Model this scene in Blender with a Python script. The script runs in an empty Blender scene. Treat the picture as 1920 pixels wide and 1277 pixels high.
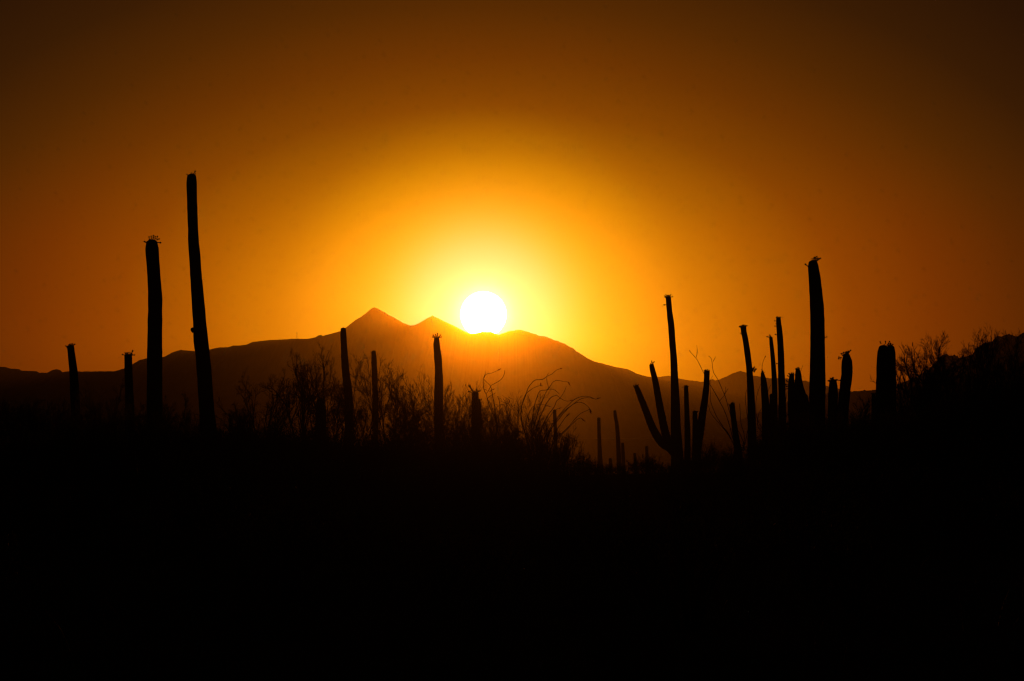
import bpy, math, random
from mathutils import Vector, noise, Matrix

rnd = random.Random(7)
R = math.radians
scn = bpy.context.scene
COL = scn.collection

# ------------------------------------------------------------------ camera
LENS = 175.0
F = LENS / 36.0 * 1920.0                 # focal length in photo pixels
PITCH = math.atan((800.0 - 638.5) / F)
EYE = 1.7
cam_d = bpy.data.cameras.new("camera"); cam_d.lens = LENS; cam_d.sensor_width = 36.0
cam_d.clip_start = 0.5; cam_d.clip_end = 600000.0
cam = bpy.data.objects.new("camera", cam_d); COL.objects.link(cam)
cam.location = (0, 0, EYE); cam.rotation_euler = (math.pi / 2 + PITCH, 0, 0)
scn.camera = cam

def ray(px, py):
    u = (px - 960.0) / F; v = (638.5 - py) / F
    y = math.cos(PITCH) - v * math.sin(PITCH); z = math.sin(PITCH) + v * math.cos(PITCH)
    return u / y, z / y
def at(px, py, Y):
    u, z = ray(px, py)
    return Vector((u * Y, Y, EYE + z * Y))
def mpp(Y): return Y / F                 # metres per photo pixel

# ------------------------------------------------------------------ sun and sky
SUN_PX, SUN_PY = 906.5, 589.5
su, sz = ray(SUN_PX, SUN_PY)
SUN_DIR = Vector((su, 1.0, sz)).normalized()
SUN_EL = math.asin(SUN_DIR.z); SUN_AZ = math.atan2(SUN_DIR.x, SUN_DIR.y)
SUN_E = 0.35                             # light that the low sun sends to a surface facing it
SUN_COL = (1.0, 0.208, 0.003, 1)
SUN_R = 43.0 / F                         # angular radius of the disc
SUN_DIST = 300000.                       # the sun is a ball far beyond the mountains, with its lamp inside it
lamp_d = bpy.data.lights.new("sun_light", 'POINT'); lamp_d.shadow_soft_size = SUN_R * SUN_DIST * .97
lamp_d.color = SUN_COL[:3]; lamp_d.cycles.use_multiple_importance_sampling = False; lamp_d.energy = SUN_E * 4 * math.pi * SUN_DIST ** 2
lamp = bpy.data.objects.new("sun_light", lamp_d); COL.objects.link(lamp)
lamp.location = Vector((0, 0, EYE)) + SUN_DIR * SUN_DIST

world = bpy.data.worlds.new("World"); scn.world = world; world.use_nodes = True
nt = world.node_tree; nt.nodes.clear(); world.cycles.sampling_method = 'NONE'
def N(t, **k):
    n = nt.nodes.new(t)
    for a, b in k.items(): setattr(n, a, b)
    return n
def M_(op, a, b=None, clamp=False):
    n = N('ShaderNodeMath', operation=op); n.use_clamp = clamp
    for i, v in enumerate((a, b)):
        if v is None: continue
        if isinstance(v, (int, float)): n.inputs[i].default_value = v
        else: nt.links.new(v, n.inputs[i])
    return n.outputs[0]
tc = N('ShaderNodeTexCoord'); sp = N('ShaderNodeSeparateXYZ'); nt.links.new(tc.outputs['Generated'], sp.inputs[0])
az = M_('SUBTRACT', M_('ARCTAN2', sp.outputs[0], sp.outputs[1]), SUN_AZ)
el = M_('SUBTRACT', M_('ARCSINE', sp.outputs[2]), SUN_EL)
az2 = M_('MULTIPLY', az, az); el2 = M_('MULTIPLY', el, el)
r_c = M_('SQRT', M_('ADD', az2, el2))                       # true angle from the sun
r_e = M_('SQRT', M_('ADD', M_('MULTIPLY', az2, 1 / 1.75 ** 2), el2))   # dust glow, wider along the horizon
def ramp(rad, stops, full, scale):
    cr = N('ShaderNodeValToRGB'); cr.color_ramp.interpolation = 'B_SPLINE' if False else 'EASE'
    cr.color_ramp.interpolation = 'LINEAR'
    e = cr.color_ramp.elements
    while len(e) > 1: e.remove(e[0])
    for i, (p, c) in enumerate(stops):
        q = e[0] if i == 0 else e.new(p / full)
        q.position = p / full
        q.color = (c[0] / scale, c[1] / scale, c[2] / scale, 1)
    nt.links.new(M_('MULTIPLY', rad, F / full, True), cr.inputs[0])
    mu = N('ShaderNodeVectorMath', operation='SCALE'); mu.inputs['Scale'].default_value = scale
    nt.links.new(cr.outputs[0], mu.inputs[0])
    return mu.outputs[0]
def smooth(keys, lo, hi, n):
    """log-linear keys resampled with a monotone-ish cubic so that no ring shows in the sky"""
    xs = [k[0] for k in keys]; out = []
    L = [[math.log(max(k[1][c], 1e-5)) for k in keys] for c in range(3)]
    for i in range(n):
        t = i / (n - 1); x = lo + (hi - lo) * (t ** 1.6)
        j = max(0, min(len(xs) - 2, sum(1 for q in xs if q <= x) - 1))
        h = xs[j + 1] - xs[j]; s = (x - xs[j]) / h; c3 = []
        for c in range(3):
            v = L[c]
            d = lambda a: ((v[min(a + 1, len(v) - 1)] - v[max(a - 1, 0)]) / (xs[min(a + 1, len(v) - 1)] - xs[max(a - 1, 0)]))
            m0, m1 = d(j) * h, d(j + 1) * h
            y = (2*s**3-3*s**2+1)*v[j] + (s**3-2*s**2+s)*m0 + (-2*s**3+3*s**2)*v[j+1] + (s**3-s**2)*m1
            c3.append(math.exp(y))
        out.append((x, c3))
    return out
BROAD = [(0, (.8, .33, .02)), (100, (.7, .31, .012)), (190, (.52, .235, .003)), (278, (.35, .128, .0006)),
         (380, (.205, .055, .0004)), (450, (.15, .037, .0004)), (518, (.108, .0255, .0005)), (588, (.066, .0185, .0006)),
         (650, (.040, .0125, .0009)), (783, (.0120, .0056, .0011)), (1000, (.0072, .0034, .0009)), (1600, (.0035, .0020, .0008)),
         (4000, (.0020, .0014, .0008))]
CORE = [(0, (3.0, 2.2, 1.6)), (44, (1.6, .45, .60)), (55, (1.1, .25, .42)), (75, (.8, .16, .27)), (100, (.6, .17, .19)), (130, (.5, .19, .12)),
        (178, (.32, .160, .032)), (240, (.17, .092, .003)), (310, (.08, .041, .0002)), (370, (.015, .008, .0002)), (420, (.0001, .0001, .0001))]
ra = ramp(r_e, smooth(BROAD, 0, 4000, 31), 4000.0, 2.0)
up_t = N('ShaderNodeValToRGB'); nt.links.new(M_('MULTIPLY', el, F / 1200.0, True), up_t.inputs[0])   # redder low down, browner higher up
e_ = up_t.color_ramp.elements
e_[0].position = 0; e_[0].color = (1.03, .74, .9, 1); e_[1].position = 1; e_[1].color = (.70, .73, .9, 1)
for p_, c_ in ((140, (.98, .76, .9)), (230, (.88, .78, .9)), (320, (.75, .75, .9)), (420, (.68, .70, .9)), (588, (.70, .73, .9))):
    q_ = e_.new(p_ / 1200.0); q_.color = (*c_, 1)
up_c = N('ShaderNodeVectorMath', operation='MULTIPLY'); nt.links.new(ra, up_c.inputs[0]); nt.links.new(up_t.outputs[0], up_c.inputs[1])
up_s = N('ShaderNodeVectorMath', operation='SCALE'); up_s.inputs['Scale'].default_value = 1.15; nt.links.new(up_c.outputs[0], up_s.inputs[0])
ra = up_s.outputs[0]
rb = ramp(r_c, smooth(CORE, 0, 420, 28), 420.0, 3.2)
sky = N('ShaderNodeTexSky', sky_type='NISHITA'); sky.sun_disc = False
sky.sun_elevation = SUN_EL; sky.sun_rotation = SUN_AZ
sky.altitude = 800; sky.air_density = 1.0; sky.dust_density = 4.0; sky.ozone_density = 1.0
tint = N('ShaderNodeVectorMath', operation='MULTIPLY'); nt.links.new(sky.outputs[0], tint.inputs[0])
tint.inputs[1].default_value = (.0006, .00022, .00003)       # the photograph's strong warm filter and low exposure
a1 = N('ShaderNodeVectorMath', operation='ADD'); nt.links.new(ra, a1.inputs[0]); nt.links.new(rb, a1.inputs[1])
a2 = N('ShaderNodeVectorMath', operation='ADD'); nt.links.new(a1.outputs[0], a2.inputs[0]); nt.links.new(tint.outputs[0], a2.inputs[1])
bg = N('ShaderNodeBackground'); bg.inputs['Strength'].default_value = 1.0
nt.links.new(a2.outputs[0], bg.inputs[0])
wo = N('ShaderNodeOutputWorld'); nt.links.new(bg.outputs[0], wo.inputs[0])

scn.view_settings.view_transform = 'Standard'; scn.view_settings.look = 'None'
scn.view_settings.exposure = 0.0; scn.view_settings.gamma = 1.0
scn.render.engine = 'CYCLES'
scn.cycles.volume_bounces = 0; scn.cycles.max_bounces = 4; scn.cycles.diffuse_bounces = 2
scn.cycles.use_denoising = True; scn.cycles.denoising_input_passes = 'RGB_ALBEDO_NORMAL'; scn.cycles.use_adaptive_sampling = False
scn.cycles.filter_width = 1.3; scn.cycles.sample_clamp_indirect = 0.15
HAZE_DENSITY = 1.12e-6
HAZE_G = 0.981
HAZE_DENSITY_2 = 4.0e-7
HAZE_G_2 = 0.992

# ------------------------------------------------------------------ helpers
def link(o, parent=None):
    COL.objects.link(o)
    if parent is not None: o.parent = parent
    return o
def tag(o, label=None, cat=None, group=None, kind=None):
    if label: o['label'] = label
    if cat: o['category'] = cat
    if group: o['group'] = group
    if kind: o['kind'] = kind
    return o
def empty(name, loc):
    o = bpy.data.objects.new(name, None); o.location = loc; o.empty_display_size = .2
    return link(o)
class Mesh:
    def __init__(s): s.v = []; s.f = []
    def tube(s, pts, rad, n=5, cap=True):
        """closed tube through pts with a radius at each point"""
        base = len(s.v); m = len(pts)
        up = Vector((0, 1, 0)); prev = None
        for i, p in enumerate(pts):
            a = pts[max(i - 1, 0)]; b = pts[min(i + 1, m - 1)]
            d = (b - a)
            d = d.normalized() if d.length > 1e-9 else Vector((0, 0, 1))
            if prev is None:
                ref = Vector((0, 1, 0)) if abs(d.y) < .9 else Vector((1, 0, 0))
                x = d.cross(ref).normalized()
            else:
                x = (prev - d * prev.dot(d)).normalized()
            prev = x; y = d.cross(x)
            for k in range(n):
                t = 2 * math.pi * k / n
                s.v.append(tuple(p + (x * math.cos(t) + y * math.sin(t)) * rad[i]))
        for i in range(m - 1):
            for k in range(n):
                a = base + i * n + k; b = base + i * n + (k + 1) % n
                s.f.append((a, b, b + n, a + n))
        if cap and n > 2:
            s.f.append(tuple(base + k for k in reversed(range(n))))
            s.f.append(tuple(base + (m - 1) * n + k for k in range(n)))
    def tri(s, a, b, c):
        i = len(s.v); s.v += [tuple(a), tuple(b), tuple(c)]; s.f.append((i, i + 1, i + 2))
    def quad(s, a, b, c, d):
        i = len(s.v); s.v += [tuple(a), tuple(b), tuple(c), tuple(d)]; s.f.append((i, i + 1, i + 2, i + 3))
    def data(s, name, mat, smooth=True, off=None):
        me = bpy.data.meshes.new(name)
        v = s.v if off is None else [(a - off[0], b - off[1], c - off[2]) for a, b, c in s.v]
        me.from_pydata(v, [], s.f); me.materials.append(mat)
        if smooth: me.shade_smooth()
        me.update(); return me
    def build(s, name, mat, parent=None, smooth=True):
        off = parent.location if parent is not None else None
        if parent is not None and parent.parent is not None: off = parent.parent.location
        o = bpy.data.objects.new(name, s.data(name, mat, smooth, off))
        return link(o, parent)

# ------------------------------------------------------------------ materials
def mat(name, c1, c2, scale, rough=.8, bump=.0, bscale=40., trans=None, spec=.3, coord='Object'):
    m = bpy.data.materials.new(name); m.use_nodes = True
    t = m.node_tree; b = t.nodes['Principled BSDF']
    tcn = t.nodes.new('ShaderNodeTexCoord')
    nz = t.nodes.new('ShaderNodeTexNoise'); nz.inputs['Scale'].default_value = scale; nz.inputs['Detail'].default_value = 6
    t.links.new(tcn.outputs[coord], nz.inputs['Vector'])
    cr = t.nodes.new('ShaderNodeValToRGB')
    cr.color_ramp.elements[0].position = .35; cr.color_ramp.elements[1].position = .65
    cr.color_ramp.elements[0].color = (*c1, 1); cr.color_ramp.elements[1].color = (*c2, 1)
    t.links.new(nz.outputs[0], cr.inputs[0]); t.links.new(cr.outputs[0], b.inputs['Base Color'])
    b.inputs['Roughness'].default_value = rough; b.inputs['Specular IOR Level'].default_value = spec
    if bump:
        n2 = t.nodes.new('ShaderNodeTexNoise'); n2.inputs['Scale'].default_value = bscale; n2.inputs['Detail'].default_value = 8
        t.links.new(tcn.outputs[coord], n2.inputs['Vector'])
        bp = t.nodes.new('ShaderNodeBump'); bp.inputs['Strength'].default_value = bump; bp.inputs['Distance'].default_value = .05
        t.links.new(n2.outputs[0], bp.inputs['Height']); t.links.new(bp.outputs[0], b.inputs['Normal'])
    if trans:
        tr = t.nodes.new('ShaderNodeBsdfTranslucent'); t.links.new(cr.outputs[0], tr.inputs[0])
        mx = t.nodes.new('ShaderNodeMixShader'); mx.inputs[0].default_value = trans
        t.links.new(b.outputs[0], mx.inputs[1]); t.links.new(tr.outputs[0], mx.inputs[2])
        t.links.new(mx.outputs[0], t.nodes['Material Output'].inputs[0])
    return m
m_ground = mat("desert_soil", (.05, .034, .022), (.09, .06, .042), .35, .95, .8, 6., spec=0.)
m_rock = mat("mountain_rock", (.165, .12, .085), (.175, .125, .09), .004, .95, 1., .02, spec=0.)
m_cactus = mat("saguaro_skin", (.050, .075, .035), (.085, .105, .05), 3., .75, .3, 30., spec=.15)
m_spine = mat("spine", (.20, .16, .11), (.32, .27, .20), 8., .7, trans=.25, spec=.1)
m_bud = mat("flower_bud", (.07, .10, .04), (.16, .17, .09), 9., .7, trans=.1, spec=.15)
m_bark = mat("bark", (.07, .05, .035), (.13, .10, .06), 9., .85, .4, 40., spec=.15)
m_twig = mat("twig", (.10, .075, .045), (.20, .15, .09), 3., .7, spec=.2)
m_straw = mat("straw", (.30, .23, .13), (.42, .33, .20), 3., .6, trans=.4, spec=.25)
m_oco = mat("ocotillo_bark", (.06, .05, .04), (.14, .11, .08), 12., .8, .4, 50., spec=.15)
m_flower = mat("ocotillo_flower", (.16, .03, .015), (.22, .05, .02), 12., .7, trans=.25)
m_leaf = mat("creosote_leaf", (.040, .055, .02), (.07, .085, .035), 5., .7, trans=.15, spec=.15)
m_steel = mat("galvanised_steel", (.3, .3, .3), (.4, .4, .4), 2., .5)
m_sun = bpy.data.materials.new("sun_fire"); m_sun.use_nodes = True
tt = m_sun.node_tree; tt.nodes.clear()
em = tt.nodes.new('ShaderNodeEmission'); em.inputs[0].default_value = (1, .93, .80, 1); em.inputs[1].default_value = 4.
tr = tt.nodes.new('ShaderNodeBsdfTransparent'); ad = tt.nodes.new('ShaderNodeAddShader')   # glowing gas: light passes through it
tt.links.new(em.outputs[0], ad.inputs[0]); tt.links.new(tr.outputs[0], ad.inputs[1])
oo = tt.nodes.new('ShaderNodeOutputMaterial'); tt.links.new(ad.outputs[0], oo.inputs[0])
m_haze = bpy.data.materials.new("evening_haze"); m_haze.use_nodes = True
tt = m_haze.node_tree; tt.nodes.clear()
pv = tt.nodes.new('ShaderNodeVolumePrincipled'); pv.inputs['Color'].default_value = (.95, .93, .90, 1)
pv.inputs['Density'].default_value = HAZE_DENSITY; pv.inputs['Anisotropy'].default_value = HAZE_G
oo = tt.nodes.new('ShaderNodeOutputMaterial'); p2 = tt.nodes.new('ShaderNodeVolumePrincipled'); p2.inputs['Color'].default_value = (.95, .93, .90, 1)
p2.inputs['Density'].default_value = HAZE_DENSITY_2; p2.inputs['Anisotropy'].default_value = HAZE_G_2     # second haze lobe, added to imitate bloom: a tighter glow round the sun
ad = tt.nodes.new('ShaderNodeAddShader'); tt.links.new(pv.outputs[0], ad.inputs[0]); tt.links.new(p2.outputs[0], ad.inputs[1])
tt.links.new(ad.outputs[0], oo.inputs['Volume'])

# ------------------------------------------------------------------ terrain
def lerp_table(tab, x):
    if x <= tab[0][0]: return tab[0][1]
    for (a, b), (c, d) in zip(tab, tab[1:]):
        if x <= c: return b + (d - b) * (x - a) / (c - a)
    return tab[-1][1]
def sstep(a, b, x):
    t = max(0, min(1, (x - a) / (b - a))); return t * t * (3 - 2 * t)
DROP = [(-3000, -3), (0, 0), (170, 0), (215, -.7), (300, -1.9), (520, -4.2), (900, -9), (3000, -28), (8000, -26), (30000, -26)]
def gz(x, y):
    z = lerp_table(DROP, y)
    near = 1 - sstep(400, 900, y)
    z += near * sstep(6.5, 15, x) * sstep(60, 140, y) * (1 - sstep(200, 330, y)) * 1.3
    z += near * (noise.noise(Vector((x * .09, y * .05, 3))) * .28 + noise.noise(Vector((x * .5, y * .5, 1))) * .05)
    z += (1 - near) * noise.noise(Vector((x * .002, y * .0015, 5))) * 1.5
    return z
def ground_sheet():
    ys = [-2000, -900, -400, -180, -80, -40, -20]
    y = -10.
    while y < 420: ys.append(y); y += 2.4
    while y < 21800: ys.append(y); y *= 1.045
    ys.append(21800)
    ts = [-1, -.8, -.6, -.42, -.3, -.2] + [-.14 + .28 * i / 90 for i in range(91)] + [.2, .3, .42, .6, .8, 1]
    v = []; f = []
    for y in ys:
        w = min(12000, 300 + max(abs(y), 0) * 1.1 if y > 0 else 300 + abs(y) * 2)
        for t in ts:
            x = t * w if y > 0 else t * w
            v.append((x, y, gz(x, y)))
    n = len(ts)
    for j in range(len(ys) - 1):
        for i in range(n - 1):
            a = j * n + i; f.append((a, a + 1, a + 1 + n, a + n))
    me = bpy.data.meshes.new("ground"); me.from_pydata(v, [], f); me.materials.append(m_ground); me.shade_smooth()
    tag(link(bpy.data.objects.new("ground", me)), kind='structure')
ground_sheet()

def mountain(name, D, tab, front, back, base, rough_px, spur, step, rows_f=34, rows_b=10, amp_z=1.0, seed=0):
    """a range with real depth: ridge line at distance D, slopes and spurs falling to both sides"""
    x0, x1 = tab[0][0], tab[-1][0]
    v = []; f = []
    rows = [-(1 - (j / rows_f)) for j in range(rows_f)] + [0] + [(j + 1) / rows_b for j in range(rows_b)]
    xs = []; px = x0
    while px < x1:
        xs.append(px); px += step if -30 < px < 1950 else step * 9
    xs.append(x1); cols = len(xs) - 1
    for px in xs:
        py = lerp_table(tab, px) + rough_px * (noise.noise(Vector((px * .12, seed, 0))) + .8 * noise.noise(Vector((px * .31, seed, 4))) + .6 * noise.noise(Vector((px * .77, seed, 8))))
        wob = noise.noise(Vector((px * .012, seed, 9))) * front * .12
        Y = D + wob
        P = at(px, py, Y); H = P.z - base
        for t in rows:
            if t <= 0:
                y = Y + t * front; s = 1 + t
                h = H * (s ** 1.25)
                rid = 1 - abs(noise.noise(Vector((P.x / spur + t * .5, t * front / spur * .45, seed)))) * 2
                rid2 = noise.fractal(Vector((P.x / spur * 3, y / spur * 2.5, seed)), 1., 2., 4)
                h += amp_z * H * s * (-t) * (-.55 + .5 * rid + .12 * rid2)
            else:
                y = Y + t * back; h = H * (1 - t) ** 1.2
                h += -H * .15 * t * (1 - t) * abs(noise.noise(Vector((P.x / spur, y / spur, seed + 2))))
            v.append((P.x * (1 if True else 1), y, base + h))
    n = len(rows)
    for i in range(cols):
        for j in range(n - 1):
            a = i * n + j; f.append((a, a + n, a + n + 1, a + 1))
    me = bpy.data.meshes.new(name); me.from_pydata(v, [], f); me.materials.append(m_rock); me.shade_smooth()
    return tag(link(bpy.data.objects.new(name, me)), kind='structure')

MAIN = [(-4200, 792), (-3000, 760), (-1800, 735), (-900, 720), (-500, 701), (-250, 694), (-60, 682), (0, 687), (8, 688), (20, 691), (35, 692), (40, 695), (68, 696), (74, 699), (88, 699), (98, 694), (105, 692), (113, 694),
        (117, 698), (122, 696.5), (160, 696.5), (215, 696), (232, 691), (248, 683), (262, 675), (275, 672), (308, 669), (325, 660), (338, 656),
        (362, 658), (375, 659), (393, 655), (410, 651.5), (428, 651), (438, 648), (455, 647.5), (463, 645.5), (475, 641), (505, 637.5), (530, 636.5),
        (555, 635), (575, 635.5), (590, 633), (597, 629), (602, 627.5), (605, 630), (625, 624.5), (638, 621), (650, 613), (665, 601), (675, 595.5),
        (685, 588), (695, 579.5), (702, 576), (708, 578.5), (718, 584), (732, 592), (745, 599), (757, 606), (768, 610), (775, 610), (787, 605.5),
        (800, 597), (811, 592), (820, 596), (832, 602), (845, 608), (857, 613.5), (868, 620), (880, 625.5), (890, 625), (905, 622), (920, 622),
        (928, 625), (935, 628), (942, 625), (955, 621), (970, 618.5), (977, 618.5), (990, 622), (1010, 629), (1025, 631.5), (1040, 638),
        (1058, 644), (1070, 651.5), (1075, 653), (1080, 658), (1090, 664), (1100, 671), (1115, 678), (1135, 683), (1150, 687), (1170, 691), (1177, 692),
        (1190, 699), (1205, 704), (1225, 708), (1245, 713), (1300, 722), (1400, 745), (1700, 775), (2400, 796)]
RIDGE = [(1000, 760), (1150, 725), (1200, 711), (1240, 706), (1255, 704.5), (1270, 709), (1290, 713), (1320, 716), (1330, 713), (1336, 710.5), (1342, 713.5), (1348, 712),
         (1360, 706.5), (1366, 704), (1375, 699.5), (1388, 695.5), (1400, 698.5), (1410, 704), (1425, 706), (1445, 709.5), (1472, 709), (1485, 711),
         (1502, 715), (1510, 713), (1517, 716), (1560, 726), (1620, 740), (1900, 765), (2600, 790)]
LOW = [(1380, 790), (1480, 752), (1530, 740), (1560, 736.5), (1595, 734), (1640, 731), (1690, 724), (1760, 716), (1920, 702), (2300, 690), (3200, 700), (4200, 780)]
ROCKY = [(1560, 830), (1640, 765), (1680, 722), (1700, 714), (1720, 706), (1740, 693), (1760, 673), (1767, 666), (1775, 664), (1783, 667), (1790, 665), (1800, 671), (1812, 668), (1826, 664), (1829, 653),
         (1838, 649), (1846, 643), (1852, 642), (1861, 639), (1866, 633), (1871, 630), (1878, 631), (1883, 628.5), (1888, 627.5), (1893, 626), (1899, 628), (1906, 633),
         (1912, 628), (1920, 622), (1935, 612), (1980, 600), (2060, 585), (2200, 575), (2500, 590), (3000, 640), (3600, 740)]
mountain("mountain_range", 15000, MAIN, 4200, 3000, -30, .8, 1300, 1.2, seed=1)
mountain("distant_ridge", 19000, RIDGE, 2000, 1800, -30, .8, 1500, 1.3, seed=4)
mountain("low_hill", 6000, LOW, 1500, 900, -34, 1.5, 500, 1.2, seed=7)
mountain("rocky_hill", 7800, ROCKY, 1500, 900, -30, 2.0, 260, 1.0, 44, seed=11)

# the sun itself, far beyond everything
SD = SUN_DIST
def sphere(name, c, r, mat_, seg=64, rings=32):
    v = []; f = []
    for j in range(rings + 1):
        th = math.pi * j / rings
        for i in range(seg):
            ph = 2 * math.pi * i / seg
            v.append((r * math.sin(th) * math.cos(ph), r * math.sin(th) * math.sin(ph), r * math.cos(th)))
    for j in range(rings):
        for i in range(seg):
            a = j * seg + i; b = j * seg + (i + 1) % seg
            f.append((a, b, b + seg, a + seg))
    me = bpy.data.meshes.new(name); me.from_pydata(v, [], f); me.materials.append(mat_); me.shade_smooth()
    o = bpy.data.objects.new(name, me); o.location = c; return link(o)
s_o = sphere("sun", Vector((0, 0, EYE)) + SUN_DIR * SD, SUN_R * SD, m_sun)
tag(s_o, kind='structure')
m_sun.cycles.emission_sampling = 'NONE'
m_haze.cycles.volume_sampling = 'EQUIANGULAR'

# haze: one closed box round the camera and the whole scene
def box(name, lo, hi, mat_):
    v = [(x, y, z) for x in (lo[0], hi[0]) for y in (lo[1], hi[1]) for z in (lo[2], hi[2])]
    f = [(0, 1, 3, 2), (4, 6, 7, 5), (0, 4, 5, 1), (2, 3, 7, 6), (0, 2, 6, 4), (1, 5, 7, 3)]
    me = bpy.data.meshes.new(name); me.from_pydata(v, [], f); me.materials.append(mat_)
    return link(bpy.data.objects.new(name, me))
hz = box("haze", (-12600, -2600, -40), (12600, 22400, 400), m_haze)
tag(hz, 'warm dusty evening haze glowing below the sun', 'haze', kind='stuff')

# ------------------------------------------------------------------ radio mast on the skyline
def mast():
    b = at(556.5, 636, 14950); t = at(556.8, 622.5, 14950)
    root = empty("radio_mast", b); tag(root, 'thin radio mast standing on the mountain ridge left of the twin peaks', 'mast')
    h = t.z - b.z; w = 1.1; m = Mesh(); c = [Vector((math.cos(a) * w, math.sin(a) * w, 0)) for a in (0, 2.09, 4.19)]
    for q in c: m.tube([b + q + Vector((0, 0, -4)), t + q * .5], [.22, .16], 4)
    m.build("mast_leg", m_steel, root)
    m = Mesh(); n = 9
    for k in range(n):
        for a in range(3):
            s0 = 1 - .5 * k / n; s1 = 1 - .5 * (k + 1) / n
            m.tube([b + c[a] * s0 + Vector((0, 0, h * k / n)), b + c[(a + 1) % 3] * s1 + Vector((0, 0, h * (k + 1) / n))], [.11, .11], 3)
    m.build("lattice_brace", m_steel, root)
    m = Mesh(); m.tube([t, t + Vector((0, 0, 2.5))], [.14, .08], 4); m.build("antenna", m_steel, root)
    m = Mesh(); m.tube([t + Vector((.4, -.3, -3)), t + Vector((.5, -1.0, -3))], [.2, .9], 10); m.build("dish", m_steel, root)
mast()

# ------------------------------------------------------------------ saguaros
def catmull(P, step):
    out = []
    for i in range(len(P) - 1):
        p0 = P[max(i - 1, 0)]; p1 = P[i]; p2 = P[i + 1]; p3 = P[min(i + 2, len(P) - 1)]
        d = math.dist(p1[:3], p2[:3]); n = max(1, int(d / step))
        for k in range(n):
            t = k / n
            out.append([.5 * (2 * b + (c - a) * t + (2 * a - 5 * b + 4 * c - e) * t * t + (3 * b - a - 3 * c + e) * t ** 3)
                        for a, b, c, e in zip(p0, p1, p2, p3)])
    out.append(list(P[-1])); return out
def column(keys, Y, ribs, seed, jag=.02, fuzz=1.0, flat=.75):
    """pleated cactus column; keys from the base up (x, y, z, r). returns skin mesh, spine mesh"""
    rg = random.Random(seed); S = catmull(keys, .13)
    # rounded crown
    top = S[-1]; d = (Vector(top[:3]) - Vector(S[-3][:3])).normalized(); r0 = top[3]
    for a in (25, 45, 62, 76, 86):
        p = Vector(top[:3]) + d * r0 * flat * math.sin(R(a))
        S.append([p.x, p.y, p.z, r0 * math.cos(R(a)) + .004])
    n = ribs * 3; sk = Mesh(); sp_ = Mesh(); prev = None
    ph = rg.random() * 6
    for i, q in enumerate(S):
        p = Vector(q[:3]); a = Vector(S[max(i - 1, 0)][:3]); b = Vector(S[min(i + 1, len(S) - 1)][:3])
        dd = (b - a).normalized()
        if prev is None: x = dd.cross(Vector((0, 1, 0))).normalized()
        else: x = (prev - dd * prev.dot(dd)).normalized()
        prev = x; y = dd.cross(x); r = q[3]
        r *= 1 + 1.45 * jag * (noise.noise(Vector((p.z * 3.1, seed, 0))) + .8 * noise.noise(Vector((p.z * 9., seed, 3)))) * (1 if i < len(S) - 5 else 0)
        for k in range(n):
            t = 2 * math.pi * k / n + ph
            m = 1.0 if k % 3 == 0 else .89
            rr = r * m * (1 + jag * .6 * noise.noise(Vector((p.z * 5, t * 2, seed))))
            sk.v.append(tuple(p + (x * math.cos(t) + y * math.sin(t)) * rr))
        if i > 0 and i < len(S) - 1 and fuzz > 0:
            for k in range(ribs):
                t = 2 * math.pi * k / ribs + ph
                o = x * math.cos(t) + y * math.sin(t)
                for s in range(3 if fuzz >= 1 else 2):
                    c = p + o * r * .99 + dd * rg.uniform(-.06, .06)
                    e = (o + dd * rg.uniform(-.7, .9) + x * rg.uniform(-.6, .6) + y * rg.uniform(-.6, .6)).normalized()
                    L = rg.uniform(.025, .05) * min(fuzz, 1.6)
                    sd = e.cross(dd)
                    if sd.length < 1e-3: continue
                    sd = sd.normalized() * .0022
                    sp_.tri(c - sd, c + sd, c + e * L)
    for i in range(len(S) - 1):
        for k in range(n):
            a = i * n + k; b = i * n + (k + 1) % n
            sk.f.append((a, b, b + n, a + n))
    sk.f.append(tuple((len(S) - 1) * n + k for k in range(n)))
    return sk, sp_, Vector(S[-6][:3]), d, r0
def bud(m, p, d, L, rb):
    """a stalked saguaro bud: waist, body, flared open tip"""
    d = d.normalized()
    m.tube([p - d * L * .1, p + d * L * .3, p + d * L * .55, p + d * L * .72, p + d * L * .9, p + d * L],
           [rb * .8, rb * .62, rb * .55, rb * 1.0, rb * 1.15, rb * .55], 6)
def keys_from(pts, Y, dy=0.):
    """pts: (centre px, py, width px) from the top down -> world keys from the base up"""
    out = []
    for (px, py, w) in pts:
        p = at(px, py, Y + dy); out.append((p.x, p.y, p.z, w * .5 * mpp(Y)))
    return out[::-1]
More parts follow.
